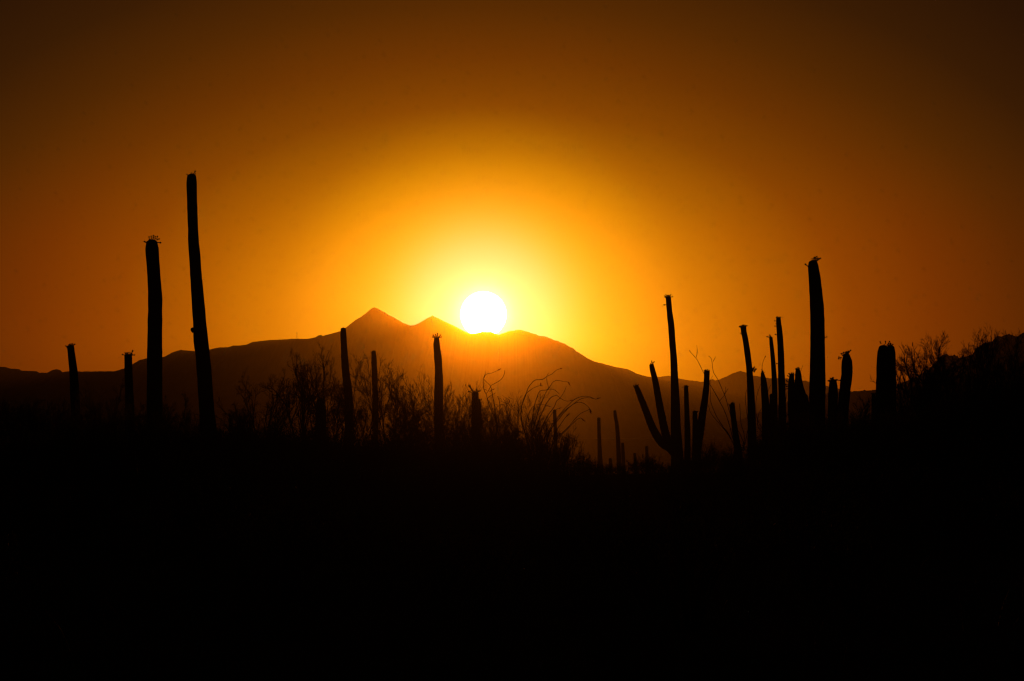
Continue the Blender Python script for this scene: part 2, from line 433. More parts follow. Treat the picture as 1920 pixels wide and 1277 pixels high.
def saguaro(label, Y, cols, buds=10, extra=(), fuzz=1.0, jag=.035, bump_=None, spread=.8, blen=1.0, to_ground=True, flatten=.75, topbuds=None):
    """cols: list of columns; the first is the trunk and runs down to the ground, the rest are arms"""
    base_px = cols[0][-1]
    g = at(base_px[0], base_px[1], Y); zg = gz(g.x, Y)
    root = empty("saguaro", (g.x, Y, zg))
    tag(root, label, 'cactus', 'tall saguaro cacti standing against the sunset')
    bm_ = Mesh(); seed0 = int(base_px[0] * 10)
    rg = random.Random(seed0)
    for ci, c in enumerate(cols):
        k = keys_from(c, Y, 0 if ci == 0 else rg.uniform(-.05, .05))
        if ci == 0 and k[0][2] > zg - .1:
            sx = (k[0][0] - k[1][0]) / max(.3, (k[0][2] - k[1][2]) * -1)
            k = [(k[0][0] + sx * .3 * (k[0][2] - zg), Y, zg - .15, k[0][3] * 1.0)] + k
        ribs = 18 if k[-1][3] > .2 else 14
        sk, sp_, tp, d, r0 = column(k, Y, ribs, seed0 + ci * 7, jag, fuzz, flatten)
        part = sk.build("trunk" if ci == 0 else "arm", m_cactus, root)
        if sp_.f:
            so = sp_.build("spines", m_spine, part); so.location = (0, 0, 0); tag(so, kind='stuff')
        nb = buds if isinstance(buds, int) else buds[ci]
        for _ in range(nb):
            a = rg.uniform(0, 6.283); th = R(rg.uniform(0, 84))
            x = d.cross(Vector((0, 1, 0))).normalized(); y = d.cross(x)
            o = (x * math.cos(a) + y * math.sin(a)) * math.sin(th) + d * math.cos(th)
            q = tp + (x * math.cos(a) + y * math.sin(a)) * math.sin(th) * r0 * .93 + d * math.cos(th) * r0 * flatten * .93
            e = (o * spread + Vector((0, 0, rg.uniform(.1, .7))) + Vector((rg.uniform(-.35, .35), rg.uniform(-.35, .35), 0)))
            L = rg.uniform(.05, .10) * blen
            bud(bm_, q, e, L, rg.uniform(.015, .024) * (blen ** .3))
    for (px, py, ang, L) in extra:      # buds whose place the photograph shows
        q = at(px, py, Y) + Vector((0, rg.uniform(-.04, .04), 0)); a = R(ang)
        bud(bm_, q, Vector((math.sin(a), rg.uniform(-.2, .2), math.cos(a))), L * mpp(Y), 1.4 * mpp(Y) * (L / 7.) ** .3)
    if bm_.f: tag(bm_.build("flower_buds", m_bud, root), kind='stuff')
    if bump_:
        px, py, r = bump_; m = Mesh(); c = at(px, py, Y); rr = r * mpp(Y)
        m.tube([c + Vector((rr * 1.2, 0, -rr * 1.1)), c + Vector((rr * .3, 0, -rr * .8)), c + Vector((0, 0, 0)), c + Vector((-rr * .1, 0, rr * .6)), c + Vector((0, 0, rr * .95))],
               [rr * .3, rr * .85, rr, rr * .75, rr * .15], 12)
        m.build("arm_bud", m_cactus, root)
    return root

# left group
saguaro('slim far saguaro leaning left with a tuft of buds, farthest left in the photo', 220,
        [[(132.2, 649, 13), (133.5, 660, 13.5), (135.5, 677, 14.7), (138, 700, 15.8), (140, 736, 17.3), (142.3, 780, 18), (144, 830, 19)]], 13, blen=1.15, flatten=.3,
        extra=[(127.5, 650, -80, 4.5), (137.5, 648, 50, 5), (128, 653, -70, 3.5)])
saguaro('slim upright saguaro with a spiky bud crown, just left of the thick bristly one', 225,
        [[(240.3, 666, 14.5), (240.7, 685, 15), (241, 700, 15.3), (242.5, 740, 16), (243.5, 780, 18), (244, 840, 18.5)]], 13, blen=1.15, flatten=.3,
        extra=[(246, 665, 20, 9), (234, 666, -75, 6), (247, 666, 85, 6)])
saguaro('thick bristly single saguaro with a row of buds on its rounded top', 155,
        [[(284.6, 457, 22), (285, 466, 25), (285.6, 478, 25.5), (287.4, 500, 24.6), (289.7, 535, 25.8), (291, 560, 27), (290.6, 600, 27.3), (290, 660, 28.8), (289.8, 740, 29.5), (290, 850, 31)]], 5, fuzz=1.6, jag=.03,
        extra=[(280, 449, -5, 6), (284, 447.5, -8, 6), (287.6, 447, 5, 6.5), (291, 448, 3, 5.5), (294, 448, 12, 6), (294, 450, 65, 6), (277, 455, -72, 8), (293.5, 454.5, 95, 9)])
saguaro('tallest saguaro, armless and leaning left, with a knob low on its left side', 150,
        [[(359.4, 332, 17), (359.3, 342, 19.6), (359.6, 360, 19.4), (360.8, 400, 19), (362, 430, 19.2), (363, 457, 20.6), (365.2, 480, 21.5), (367.2, 514, 21.5), (369.4, 540, 23), (372.4, 580, 24.4), (374.2, 602, 24.4),
          (376.8, 640, 28), (379.3, 660, 27), (383, 700, 27.6), (387, 760, 28.5), (391.5, 820, 31), (394, 870, 33)]], 3, jag=.04, fuzz=.7, bump_=(361.2, 618, 4.2),
        extra=[(363, 326, 30, 7), (352.5, 329, -40, 4)], blen=.6)
# middle
saguaro('smooth-topped budless saguaro in front of the left mountain shoulder', 250,
        [[(643.6, 618, 10.4), (643.8, 626, 11.8), (645, 650, 12), (646.8, 680, 14), (648.5, 700, 14.3), (652, 730, 16.5), (653.6, 755, 17.2), (655, 800, 18)]], 0, jag=.04)
saguaro('thin budless saguaro between two bare trees below the pointed peak', 330,
        [[(700.6, 660, 8.2), (701.2, 670, 9.5), (701.6, 680, 10), (702.6, 710, 11), (703.4, 740, 10.8), (704, 800, 12)]], 0, jag=.05, fuzz=.6)
saguaro('short squat dark saguaro sunk in the brush of the large bare tree', 180,
        [[(602, 752, 15), (602, 765, 18.5), (602.5, 800, 19.5), (603, 860, 20)]], 0)
saguaro('saguaro with a crown of small buds just left below the sun', 215,
        [[(818.8, 634, 9.6), (818.5, 645, 12.2), (819.4, 655, 13), (820.8, 668, 14.4), (822.4, 690, 14.2), (822.9, 710, 16), (822.6, 740, 17), (823, 790, 18), (823.5, 850, 19)]], 5, flatten=.4, spread=.9,
        extra=[(815, 632, -35, 6), (817.5, 631, -10, 5), (820, 630, 5, 6), (823, 632, 35, 6), (824, 633, 70, 5), (814.5, 633, -70, 5)], jag=.03)
saguaro('stubby saguaro with ragged top half hidden by straw-coloured brush below the sun', 200,
        [[(891, 738, 12), (891, 745, 13.5), (891.3, 760, 14.5), (892, 790, 16), (893, 850, 18)], [(898.5, 750, 5), (898.8, 759, 7), (899, 775, 8), (899, 800, 9)]], (5, 2),
        extra=[(883.5, 735, -75, 6), (893.5, 735, 5, 6), (896, 735, 60, 6), (886, 733, -32, 13)], blen=1.1)
saguaro('small far post-like saguaro in front of the arching ocotillo', 450,
        [[(1040, 770, 6.2), (1040.3, 785, 6.5), (1041, 800, 6.5), (1042, 850, 7.5)]], 0, fuzz=.5)
# far low ones in the gap
saguaro('far budless saguaro, leftmost of those in the low gap', 520, [[(1122.8, 785, 6.3), (1123, 800, 6.5), (1123.6, 820, 7), (1124.6, 850, 8.5), (1126, 890, 12)]], 0, fuzz=.5)
saguaro('far tall saguaro leaning left, the tallest of those in the low gap', 500, [[(1152.8, 771, 5.6), (1154, 782, 6.6), (1157, 800, 7.2), (1159.6, 840, 8.4), (1161, 885, 9)]], 0, fuzz=.5)
saguaro('far saguaro close on the right of the tallest one in the low gap', 540, [[(1167.4, 832, 5.6), (1168, 845, 6.5), (1169, 870, 7), (1169.5, 890, 7.5)]], 0, fuzz=.5)
saguaro('stub-sized far saguaro between two taller ones in the low gap', 540, [[(1144.2, 861, 6), (1145, 872, 7), (1146, 890, 8)]], 0, fuzz=.5)
saguaro('tiny far saguaro with its top at the brush line of the low gap', 560, [[(1190, 851, 5.2), (1191, 865, 5.8), (1192, 890, 6.5)]], 0, fuzz=.5)
saguaro('tiny far saguaro standing nearest the big many-armed cactus', 560, [[(1212.4, 838, 5.4), (1213, 850, 5.9), (1213.6, 890, 6.6)]], 0, fuzz=.5)
# the many-armed group
saguaro('large many-armed saguaro with two long arms curving out to its left', 240,
        [[(1253.1, 558, 10.2), (1254.2, 571, 10.2), (1256, 590, 11), (1258.5, 610, 12), (1260.6, 640, 12.1), (1263, 669, 12.5), (1264.3, 700, 13.6), (1265.4, 730, 15.5), (1266.3, 760, 17.3), (1267, 800, 19), (1268.6, 830, 21.5), (1270, 870, 24)],
         [(1192.6, 724, 8.5), (1195.5, 731, 10.5), (1201, 745, 11.6), (1206, 757, 12.5), (1214, 778, 13.3), (1224, 803, 14.6), (1236, 824, 15.8), (1250, 837, 16.5), (1266, 842, 16)],
         [(1221.6, 684, 8.6), (1223, 692, 10.2), (1228.5, 714, 11.6), (1234.5, 747, 13.2), (1241.5, 784, 14.6), (1247.5, 812, 16), (1255, 836, 17), (1264, 850, 16)]],
        (26, 9, 3), flatten=.4, spread=.8, jag=.03, blen=.95,
        extra=[(1249.5, 571.7, -90, 5.5), (1248.5, 556, -60, 3.5), (1258.5, 557, 70, 3.5), (1250, 554.5, -30, 3.5), (1256.5, 554.5, 30, 3.5), (1222, 681, 0, 5), (1225, 681, 30, 4)])
saguaro('thin straight saguaro with a bud cap just right of the many-armed trunk', 245,
        [[(1286.4, 726, 7.8), (1287, 745, 8.8), (1287.8, 773, 9.4), (1289, 817, 11), (1289, 860, 12)]], 24, flatten=.4, spread=.8, blen=.75, fuzz=.6)
saguaro('right-leaning saguaro with a short stem tucked against its left side', 235,
        [[(1325.4, 697, 11), (1324.6, 722, 11.2), (1321.6, 749, 12.6), (1316.5, 782, 14), (1312.7, 808, 15.4), (1307.8, 835, 17), (1305, 870, 18)],
         [(1303, 774, 9), (1303.2, 785, 9.6), (1303.8, 802, 11), (1304, 845, 13)]], (24, 22), flatten=.4, spread=.8, blen=.8)
saguaro('short left-leaning saguaro among the thin ocotillo canes', 200,
        [[(1372.4, 759, 10.5), (1374, 772, 10.5), (1375.9, 789, 10.6), (1380, 820, 12), (1385, 851, 14), (1388, 880, 15)]], 20, flatten=.3, spread=.9, blen=.7)
saguaro('slender left-leaning saguaro with a small bud cluster on its right side', 240,
        [[(1393.8, 613, 11), (1394.6, 622, 10.6), (1398, 638.5, 10.8), (1402.5, 670, 11.6), (1405.5, 698, 11.6), (1408, 742, 14), (1409.5, 789, 15.6), (1410, 850, 16.5)]], 26, flatten=.3, spread=.95, blen=.95, jag=.03,
        extra=[(1409, 693, 75, 6), (1410, 692, 50, 7), (1410, 694, 95, 7), (1410, 695, 115, 6), (1389, 614, -70, 4), (1390.5, 626, -60, 3.5), (1398, 612, 70, 4), (1411, 692.5, 85, 8)])
saguaro('medium saguaro tapering to a narrow top, a cane rising behind its tip', 245,
        [[(1429.6, 700, 6.5), (1431.2, 710, 10.2), (1432.6, 722, 12), (1433.6, 736, 13.5), (1435.6, 764, 15), (1437, 830, 17)]], 7, blen=.8,
        extra=[(1430, 697, -20, 5)])
saguaro('thinnest of the crowded right group, close left of a knobbly one', 260,
        [[(1445.4, 633, 6.6), (1446.4, 645, 7.2), (1447.7, 657, 8), (1450.2, 686, 9), (1452.4, 729, 10.2), (1453, 800, 11)]], 9, spread=1.0, blen=.85, flatten=.4, extra=[(1442, 632, -80, 5), (1444, 631, -20, 4)])
saguaro('knobbly saguaro with buds down its left side in the crowded right group', 240,
        [[(1459.6, 597, 8.6), (1460.2, 608, 9.8), (1461.8, 623, 11), (1464, 660, 12), (1465.2, 704, 12.8), (1466.5, 742, 13.6), (1466.5, 773, 15), (1467, 840, 16)]], 18, flatten=.35, blen=.8, jag=.035,
        extra=[(1455.5, 602, -80, 4), (1456, 612, -75, 4), (1456.5, 628, -70, 4), (1457, 607, -90, 3), (1459, 682, -90, 4)])
saguaro('low stub of a saguaro at the foot of the thin and knobbly pair', 250,
        [[(1446.5, 741, 7.5), (1447, 755, 9), (1448, 800, 10)]], 0, fuzz=.6)
saguaro('two-headed squat saguaro left of the thickest right-hand column', 200,
        [[(1496, 694, 8), (1496.6, 702, 12), (1497.5, 720, 16), (1499.5, 740, 24), (1501, 755, 32), (1499, 850, 36)],
         [(1484.6, 704, 9), (1483.8, 715, 11.5), (1484, 740, 14), (1485.5, 765, 17), (1488, 810, 18)]], (9, 14), blen=.85, jag=.05,
        extra=[(1478, 722, -80, 6), (1477, 729, -95, 6), (1478, 716, -60, 5), (1479, 725, -85, 6), (1480, 707, -50, 5)])
saguaro('thickest tall saguaro on the right with curled buds on a bent tip', 150,
        [[(1524.4, 494, 17), (1524.8, 499, 19.6), (1525.4, 506, 21), (1527.2, 519, 22.6), (1529.4, 545, 24.4), (1531, 565, 25.6), (1532.6, 600, 27), (1533, 660, 28), (1532.8, 720, 30.5), (1532, 770, 31), (1532, 860, 33)]], 0, jag=.03, fuzz=.7,
        extra=[(1515.5, 500, -52, 8.5), (1528, 489, -8, 8), (1530, 489, 42, 7), (1529, 489, 10, 6), (1532, 489, 52, 9), (1531, 485, 60, 4), (1525, 488, 10, 4), (1523, 488, -10, 4), (1546.5, 633, 70, 5), (1528, 484, 50, 6)])
saguaro('short saguaro tucked between the thickest column and the curved one', 170,
        [[(1562, 716, 14), (1562.2, 725, 17), (1562, 740, 18.5), (1561.5, 770, 18.5), (1561, 850, 20)]], 16, spread=.9, blen=.9,
        extra=[(1567, 714, 65, 5), (1571, 713, 90, 5), (1556, 716, -60, 5)])
saguaro('curved saguaro bulging right, buds along its slanting top', 170,
        [[(1587.3, 668, 14), (1588, 677, 20), (1588.1, 690, 21.6), (1588, 702, 21.8), (1585.6, 720, 22), (1583, 745, 21.5), (1580, 780, 22), (1578, 860, 24)]], 10, blen=.9,
        extra=[(1578, 671, -75, 6.5), (1580, 667, -35, 6), (1583, 665, -15, 6), (1586.5, 664, 5, 6), (1590, 662, 8, 5), (1592, 661, 35, 6.5), (1576, 673, -85, 5), (1591, 664, 0, 6)])
saguaro('broad double-stemmed saguaro standing nearest the bare thicket at right', 150,
        [[(1656.6, 654, 19), (1656.4, 660, 22.5), (1656, 672, 24.6), (1655.8, 700, 25.4), (1655.6, 740, 26.6), (1655.6, 860, 28)],
         [(1670.5, 653, 14), (1670.8, 662, 17), (1671, 690, 18), (1671, 720, 19), (1671, 800, 19.5)]], (3, 12), blen=.8,
        extra=[(1652, 644.5, -25, 5), (1660.5, 644, -5, 5), (1666, 645, 20, 6), (1668, 647, 30, 5), (1664, 647, 30, 5)])
saguaro('tiny budding saguaro at the left foot of the broad double-stemmed one', 190,
        [[(1638.2, 741, 7), (1638.6, 750, 9), (1639, 800, 10)]], 12, blen=.8)

# ------------------------------------------------------------------ ocotillos: every cane is a part
def ocotillo(label, Y, origin, scale, canes, r0, seed, flowers=()):
    rg = random.Random(seed)
    def P(q): return at(origin[0] + q[0] / scale, origin[1] + q[1] / scale, Y)
    bx = sum(P(c[-1]).x for c in canes) / len(canes); zg = gz(bx, Y)
    root = empty("ocotillo", (bx, Y, zg)); tag(root, label, 'shrub', 'leafless ocotillo shrubs between the cacti')
    for ci, c in enumerate(canes):
        pts = [P(q) for q in c][::-1]
        full = pts[0].z - EYE < 0.9 and c[-1][1] >= max(q[-1][1] for q in canes) * .72
        if full:       # canes that reach the ground gather in one crown
            b = Vector((bx + rg.uniform(-.15, .15), Y + rg.uniform(-.15, .15), zg - .05))
            mid = pts[0].lerp(b, .5) + Vector((rg.uniform(-.04, .04), 0, 0))
            pts = [b, mid] + pts
        dy = rg.uniform(-.7, .7); n = len(pts)
        for i, p in enumerate(pts):
            t = i / (n - 1); p.y += dy * t * (1 if full else .4)
        K = [(p.x, p.y, p.z, (r0 * (1 - .62 * (i / (n - 1))) if full else r0 * .55 * (1 - .35 * i / (n - 1)))) for i, p in enumerate(pts)]
        S = catmull(K, .07); m = Mesh()
        pp = [Vector(s[:3]) + Vector((rg.uniform(-1, 1), rg.uniform(-1, 1), rg.uniform(-1, 1))) * .004 for s in S]
        m.tube(pp, [max(.004, s[3]) * rg.uniform(.85, 1.15) for s in S], 6)
        for i in range(2, len(pp) - 1):       # thorns
            for _ in range(2):
                a = rg.uniform(0, 6.28); o = Vector((math.cos(a), math.sin(a), rg.uniform(0, .6))).normalized()
                s_ = Vector((0, 0, .0025)); m.tri(pp[i] - s_, pp[i] + s_, pp[i] + o * (.022 + S[i][3]))
        m.build("cane", m_oco, root)
    for (fx, fy, ang, L) in flowers:
        c = P((fx, fy)); d = Vector((math.sin(R(ang)), .1, math.cos(R(ang)))).normalized(); m = Mesh(); L = L / scale * mpp(Y)
        for k in range(12):
            q = c + d * L * (k / 12 - .3); a = rg.uniform(0, 6.28)
            e = (Vector((math.cos(a), math.sin(a), rg.uniform(-.3, .6))) + d * .5).normalized()
            ln = L * .28 * (1 - .5 * k / 12)
            m.tube([q, q + e * ln * .6, q + e * ln], [.005, .009, .004], 4)
        m.tube([c - d * L * .35, c + d * L * .3, c + d * L * .7], [.008, .012, .004], 5)
        m.build("flower_spike", m_flower, root)
ocotillo('wide arching leafless ocotillo right of the sun, its canes bowing to the right', 150, (720, 560), 3.757, [
    [(1255, 490), (1215, 503), (1185, 530), (1145, 548), (1118, 568), (1070, 572), (1040, 595), (1015, 630), (995, 690), (975, 740), (965, 800), (975, 880), (1000, 960)],
    [(1120, 615), (1100, 612), (1060, 625), (1030, 645), (1000, 670), (980, 720), (966, 790), (972, 880), (1000, 970)],
    [(1160, 520), (1147, 548), (1150, 590), (1160, 625), (1140, 660), (1120, 710), (1095, 770), (1070, 860), (1050, 960)],
    [(1305, 600), (1300, 590), (1260, 583), (1210, 577), (1180, 600), (1155, 640), (1100, 650), (1080, 690), (1060, 750), (1045, 850), (1040, 960)],
    [(1285, 615), (1270, 655), (1240, 700), (1215, 720), (1200, 760), (1150, 830), (1110, 920), (1080, 1000)],
    [(1235, 670), (1205, 645), (1170, 637), (1150, 640)],
    [(1320, 718), (1290, 722), (1265, 715), (1240, 700), (1215, 680), (1185, 690), (1150, 730), (1120, 790), (1090, 860), (1070, 950)],
    [(1520, 700), (1490, 708), (1440, 690), (1380, 692), (1330, 720), (1270, 780), (1210, 850), (1160, 930), (1120, 1010)],
    [(1490, 708), (1430, 698), (1380, 710), (1310, 760), (1250, 810), (1200, 880), (1160, 960)],
    [(1460, 800), (1445, 770), (1410, 740), (1370, 730), (1330, 745), (1280, 790), (1230, 850), (1190, 900), (1150, 980)],
    [(1450, 780), (1390, 805), (1350, 840), (1310, 890), (1260, 940), (1200, 1000)],
    [(1410, 860), (1385, 840), (1360, 850), (1300, 910), (1240, 970), (1190, 1030)],
    [(1305, 815), (1275, 840), (1240, 890), (1200, 960)],
    [(1160, 755), (1120, 745), (1080, 745), (1050, 760), (1020, 810), (1000, 880), (1010, 960)],
    [(1235, 770), (1200, 790), (1170, 830), (1130, 900), (1100, 980)]], .0145, 3,
    [(1302, 596, 150, 26), (1452, 785, 165, 38), (1400, 850, 130, 34), (1292, 822, 45, 34), (1318, 718, 80, 22), (1510, 701, 80, 24), (1158, 757, 100, 24), (1238, 773, 60, 22), (1104, 606, 0, 22), (1246, 493, 65, 18)])
ocotillo('small forked ocotillo right of the stubby cactus below the sun', 150, (860, 680), 9.12, [
    [(455, 135), (450, 190), (430, 250), (418, 310), (422, 400), (430, 460), (465, 530), (485, 600), (510, 680), (550, 800), (600, 900), (630, 980), (650, 1100)],
    [(715, 100), (690, 120), (630, 150), (560, 180), (490, 188), (455, 215), (435, 260)],
    [(435, 290), (490, 345), (545, 400), (565, 460), (580, 550), (595, 640), (620, 750), (625, 850), (640, 930), (655, 1080)],
    [(790, 130), (785, 180), (755, 250), (695, 315), (630, 350), (565, 385), (530, 440), (490, 510), (470, 530)],
    [(600, 455), (560, 475), (530, 495)],
    [(635, 515), (575, 550), (530, 580), (490, 620)],
    [(430, 450), (490, 475)],
    [(860, 690), (770, 710), (700, 725), (650, 765), (625, 820), (640, 930), (660, 1080)],
    [(665, 575), (690, 640), (705, 720), (705, 800), (690, 900), (670, 1080)],
    [(510, 640), (560, 750), (610, 880), (640, 980), (655, 1100)]], .0145, 5,
    [(690, 120, 65, 60), (866, 668, 0, 55), (590, 458, 70, 40)])
ocotillo('tall thin ocotillo canes forking against the sky beside the leaning saguaro', 215, (1080, 520), 3.361, [
    [(718, 465), (740, 490), (765, 520), (800, 590), (830, 650), (860, 700), (900, 770), (940, 850), (970, 940), (990, 1020), (1010, 1080)],
    [(762, 428), (765, 470), (757, 505)],
    [(838, 495), (855, 510), (862, 550), (870, 600), (900, 650), (925, 710), (945, 760), (970, 850), (1000, 930), (1040, 1000), (1060, 1080)],
    [(880, 500), (865, 530)],
    [(958, 700), (935, 740), (905, 780)],
    [(942, 690), (945, 712), (935, 735)],
    [(865, 620), (850, 650), (848, 690), (850, 745), (850, 780), (880, 860), (920, 930), (970, 1000), (1000, 1080)],
    [(830, 800), (850, 860), (900, 920), (950, 980), (985, 1040), (1005, 1090)],
    [(1030, 795), (1035, 850), (1040, 920), (1060, 1000), (1050, 1080)],
    [(1075, 705), (1065, 760), (1075, 860), (1085, 930), (1070, 1020), (1050, 1085)]], .021, 8,
    [(719, 467, -30, 14)])
ocotillo('short ocotillo canes showing between the crowded right-hand saguaros', 230, (1360, 460), 3.193, [
    [(243, 662), (228, 700), (222, 750), (228, 830), (235, 950), (240, 1100)],
    [(470, 715), (455, 750), (450, 790), (420, 900), (380, 1000), (330, 1100)],
    [(210, 830), (190, 890), (182, 950), (190, 1040), (240, 1140)],
    [(280, 830), (262, 862), (250, 930), (245, 1100)],
    [(215, 975), (195, 1015), (192, 1080), (235, 1150)],
    [(372, 870), (365, 920), (350, 1000), (310, 1120)]], .020, 9, [(240, 668, 20, 12)])

ocotillo('lone ocotillo cane with a bud at its tip in the right thicket', 150, (1660, 600), 7.096, [
    [(362, 345), (355, 375), (395, 440), (440, 530), (500, 620), (560, 700), (640, 820), (720, 950), (780, 1100)],
    [(180, 335), (220, 400), (255, 470), (265, 560), (330, 680), (440, 800), (600, 950), (760, 1100)]], .014, 12, [(361, 335, 8, 55)])

# ------------------------------------------------------------------ bare trees and brush
TWIG_MIN = .0044
RATIO = (.42, .72)
def grow(TW, TR, p, d, L, r, lev, maxlev, rg, trop, spread, kids):
    """TW collects fine twigs, TR the trunk and limbs"""
    n = 5 if lev < maxlev else 3
    pts = [p.copy()]; rad = [r]; q = p.copy(); dd = d.copy()
    for i in range(n):
        dd = (dd + Vector((rg.gauss(0, .13), rg.gauss(0, .13), rg.gauss(0, .09) + trop * .12))).normalized()
        q = q + dd * (L / n); pts.append(q.copy()); rad.append(r * (1 - .5 * (i + 1) / n))
    if lev >= maxlev: rad[-1] = TWIG_MIN * .5
    (TR if lev <= 1 else TW).tube(pts, rad, 6 if lev <= 1 else (4 if lev == 2 else 3), cap=lev <= 2)
    if lev >= maxlev: return
    m = kids[min(lev, len(kids) - 1)]
    for k in range(m):
        t = .3 + .7 * (k + rg.random()) / m
        i = min(n - 1, int(t * n)); f = t * n - i
        b = pts[i].lerp(pts[i + 1], min(1, max(0, f)))
        ax = Vector((rg.gauss(0, 1), rg.gauss(0, 1), rg.gauss(0, .6)))
        o = (ax - dd * ax.dot(dd)).normalized()
        sp2 = spread * rg.uniform(.6, 1.3) * (1 + .12 * lev)
        seg = (pts[i + 1] - pts[i]).normalized()
        nd = (seg * math.cos(sp2) + o * math.sin(sp2)).normalized()
        grow(TW, TR, b, nd, L * rg.uniform(*RATIO) * (1.05 - .3 * t), max(TWIG_MIN, r * .58), lev + 1, maxlev, rg, trop, spread, kids)
def bare_tree(label, px, py_top, half_w, Y, seed, stems=4, kids=(5, 5, 4, 4), maxlev=4, trop=.28, spread=.6, lean=0., straw=False, r=.035, name="bare_tree", cat='tree', group='bare desert trees in the brush', fit=True, zoff=0):
    rg = random.Random(seed)
    c = at(px, py_top, Y); zg = gz(c.x, Y); H = c.z - zg; W = half_w * mpp(Y)
    bx = c.x - lean
    TR = Mesh(); TW = Mesh(); org = Vector((0, 0, -.05))
    for s in range(stems):
        a = rg.uniform(0, 6.283)
        k = (s + .5) / stems * 2 - 1
        d = Vector((k * W / H * 1.1 + lean / H, rg.uniform(-.4, .4), 1)).normalized()
        grow(TW, TR, org + Vector((k * .08, rg.uniform(-.08, .08), 0)), d, H * rg.uniform(.56, .74), r * rg.uniform(.7, 1), 0, maxlev, rg, trop, spread, kids)
    zz = sorted(v[2] for v in TW.v); xx = sorted(v[0] for v in TW.v)
    k = H / zz[int(len(zz) * .997)]
    xm = (xx[int(len(xx) * .01)] + xx[int(len(xx) * .99)]) / 2; xw = (xx[int(len(xx) * .99)] - xx[int(len(xx) * .01)]) / 2
    kx = max(.78, min(1.7, W / xw)) if fit else 1
    for M in (TR, TW):
        M.v = [((v[0] * kx + (lean - xm * kx) * max(0, v[2]) / H * 1.0), v[1], v[2] * k) for v in M.v]
    root = empty(name, (bx, Y, zg + zoff)); tag(root, label, cat, group)
    a = bpy.data.objects.new("trunk", TR.data("trunk", m_bark)); link(a, root)
    b = bpy.data.objects.new("twigs", TW.data("twigs", m_straw if straw else m_twig)); link(b, root); tag(b, kind='stuff')
    return root
bare_tree('largest bare tree left of the smooth-topped saguaro, its crown spread wide', 572, 648, 68, 168, 11, stems=6, maxlev=5, kids=(4, 4, 4, 4, 3), spread=0.55, r=.055)
bare_tree('low bare tree on the left flank of the largest bare tree', 492, 694, 46, 178, 12, stems=5, maxlev=5, kids=(4, 4, 4, 4, 3), spread=0.5, r=.045)
bare_tree('small bare tree filling the gap left of the smooth-topped saguaro', 630, 702, 40, 172, 13, stems=6, maxlev=5, kids=(4, 4, 4, 4, 3), spread=0.5)
bare_tree('narrow bare tree between the two budless saguaros', 676, 664, 28, 190, 14, stems=4, maxlev=5, kids=(5, 4, 4, 4, 3), spread=0.42)
bare_tree('bare tree fanning to the right of the thin budless saguaro', 742, 668, 40, 175, 15, stems=6, maxlev=5, kids=(5, 4, 4, 4, 3), spread=0.48, lean=.3)
bare_tree('low dense bare tree spilling right towards the saguaro below the sun', 768, 728, 46, 165, 16, stems=6, maxlev=5, kids=(4, 4, 4, 4, 3), spread=0.5)
G2 = 'straw coloured brush catching the low sun'
def brush(label, px, py, hw, Y, seed, straw=True, stems=9, kids=(4, 4, 4, 3), group=G2, **k):
    return bare_tree(label, px, py, hw, Y, seed, stems=stems, kids=kids, maxlev=4, trop=.35, spread=.5, r=.014, straw=straw, name="bush", cat='bush', group=group, **k)
brush('wispy bush wrapped around the foot of the saguaro below the sun', 826, 690, 26, 160, 21, straw=False, stems=8)
brush('wispy bush leaning right from the foot of the saguaro below the sun', 850, 722, 30, 162, 22, straw=False)
brush('pale erect bush in front of the stubby ragged saguaro', 892, 742, 26, 150, 23, stems=12)
brush('pale bush between the small forked ocotillo and the stubby saguaro', 924, 752, 26, 148, 24, stems=10)
brush('dense brush at the left foot of the wide arching ocotillo', 972, 736, 34, 155, 25, straw=False, stems=12, kids=(4, 4, 4, 4))
brush('dense brush under the middle of the wide arching ocotillo', 1010, 762, 34, 152, 26, straw=False, stems=10, kids=(4, 4, 4, 3))
brush('low brush under the right side of the wide arching ocotillo', 1052, 802, 30, 150, 27, straw=False, stems=12)
brush('low wispy bush left of the saguaro below the sun', 786, 762, 28, 155, 28, straw=False, stems=10)
brush('small pale bush low in front of the two budless saguaros', 736, 785, 40, 145, 29, stems=10)
brush('pale bush low in front of the saguaro below the sun', 842, 785, 34, 140, 30, stems=14)
brush('pale bush low in front of the arching ocotillo', 955, 800, 40, 138, 31, stems=14)
# right thicket
G3 = 'bare trees of the dark thicket at the right edge'
bare_tree('bare tree touching the right side of the broad double-stemmed saguaro', 1706, 648, 40, 150, 41, stems=5, maxlev=5, kids=(5, 4, 4, 4, 3), spread=0.46, r=.04, group=G3)
bare_tree('bare tree with upswept crown in the middle of the right thicket', 1752, 634, 42, 152, 42, stems=5, maxlev=5, kids=(5, 4, 4, 4, 3), spread=0.46, r=.04, group=G3)
bare_tree('bare tree of the right thicket crossing the foot of the rocky hill', 1788, 624, 36, 160, 43, stems=4, maxlev=5, kids=(5, 4, 4, 4, 3), spread=0.42, r=.04, group=G3)
bare_tree('highest bare tree of the right thicket, twigs showing above the rocky hill', 1832, 617, 44, 158, 44, stems=5, maxlev=5, kids=(5, 4, 4, 4, 3), spread=0.42, r=.04, group=G3)
bare_tree('rightmost bare tree of the thicket in front of the rocky hilltop', 1906, 620, 36, 162, 45, stems=4, maxlev=5, kids=(4, 4, 4, 4, 3), spread=0.42, group=G3)
bare_tree('low dense bare tree in front of the rocky hill between two taller ones', 1868, 655, 36, 156, 46, stems=6, maxlev=5, kids=(4, 4, 4, 4, 3), spread=.5, group=G3)
bare_tree('dense dark bare tree at the bottom of the right thicket', 1735, 688, 44, 145, 47, stems=7, maxlev=5, kids=(4, 4, 4, 4, 3), spread=.55, group=G3)
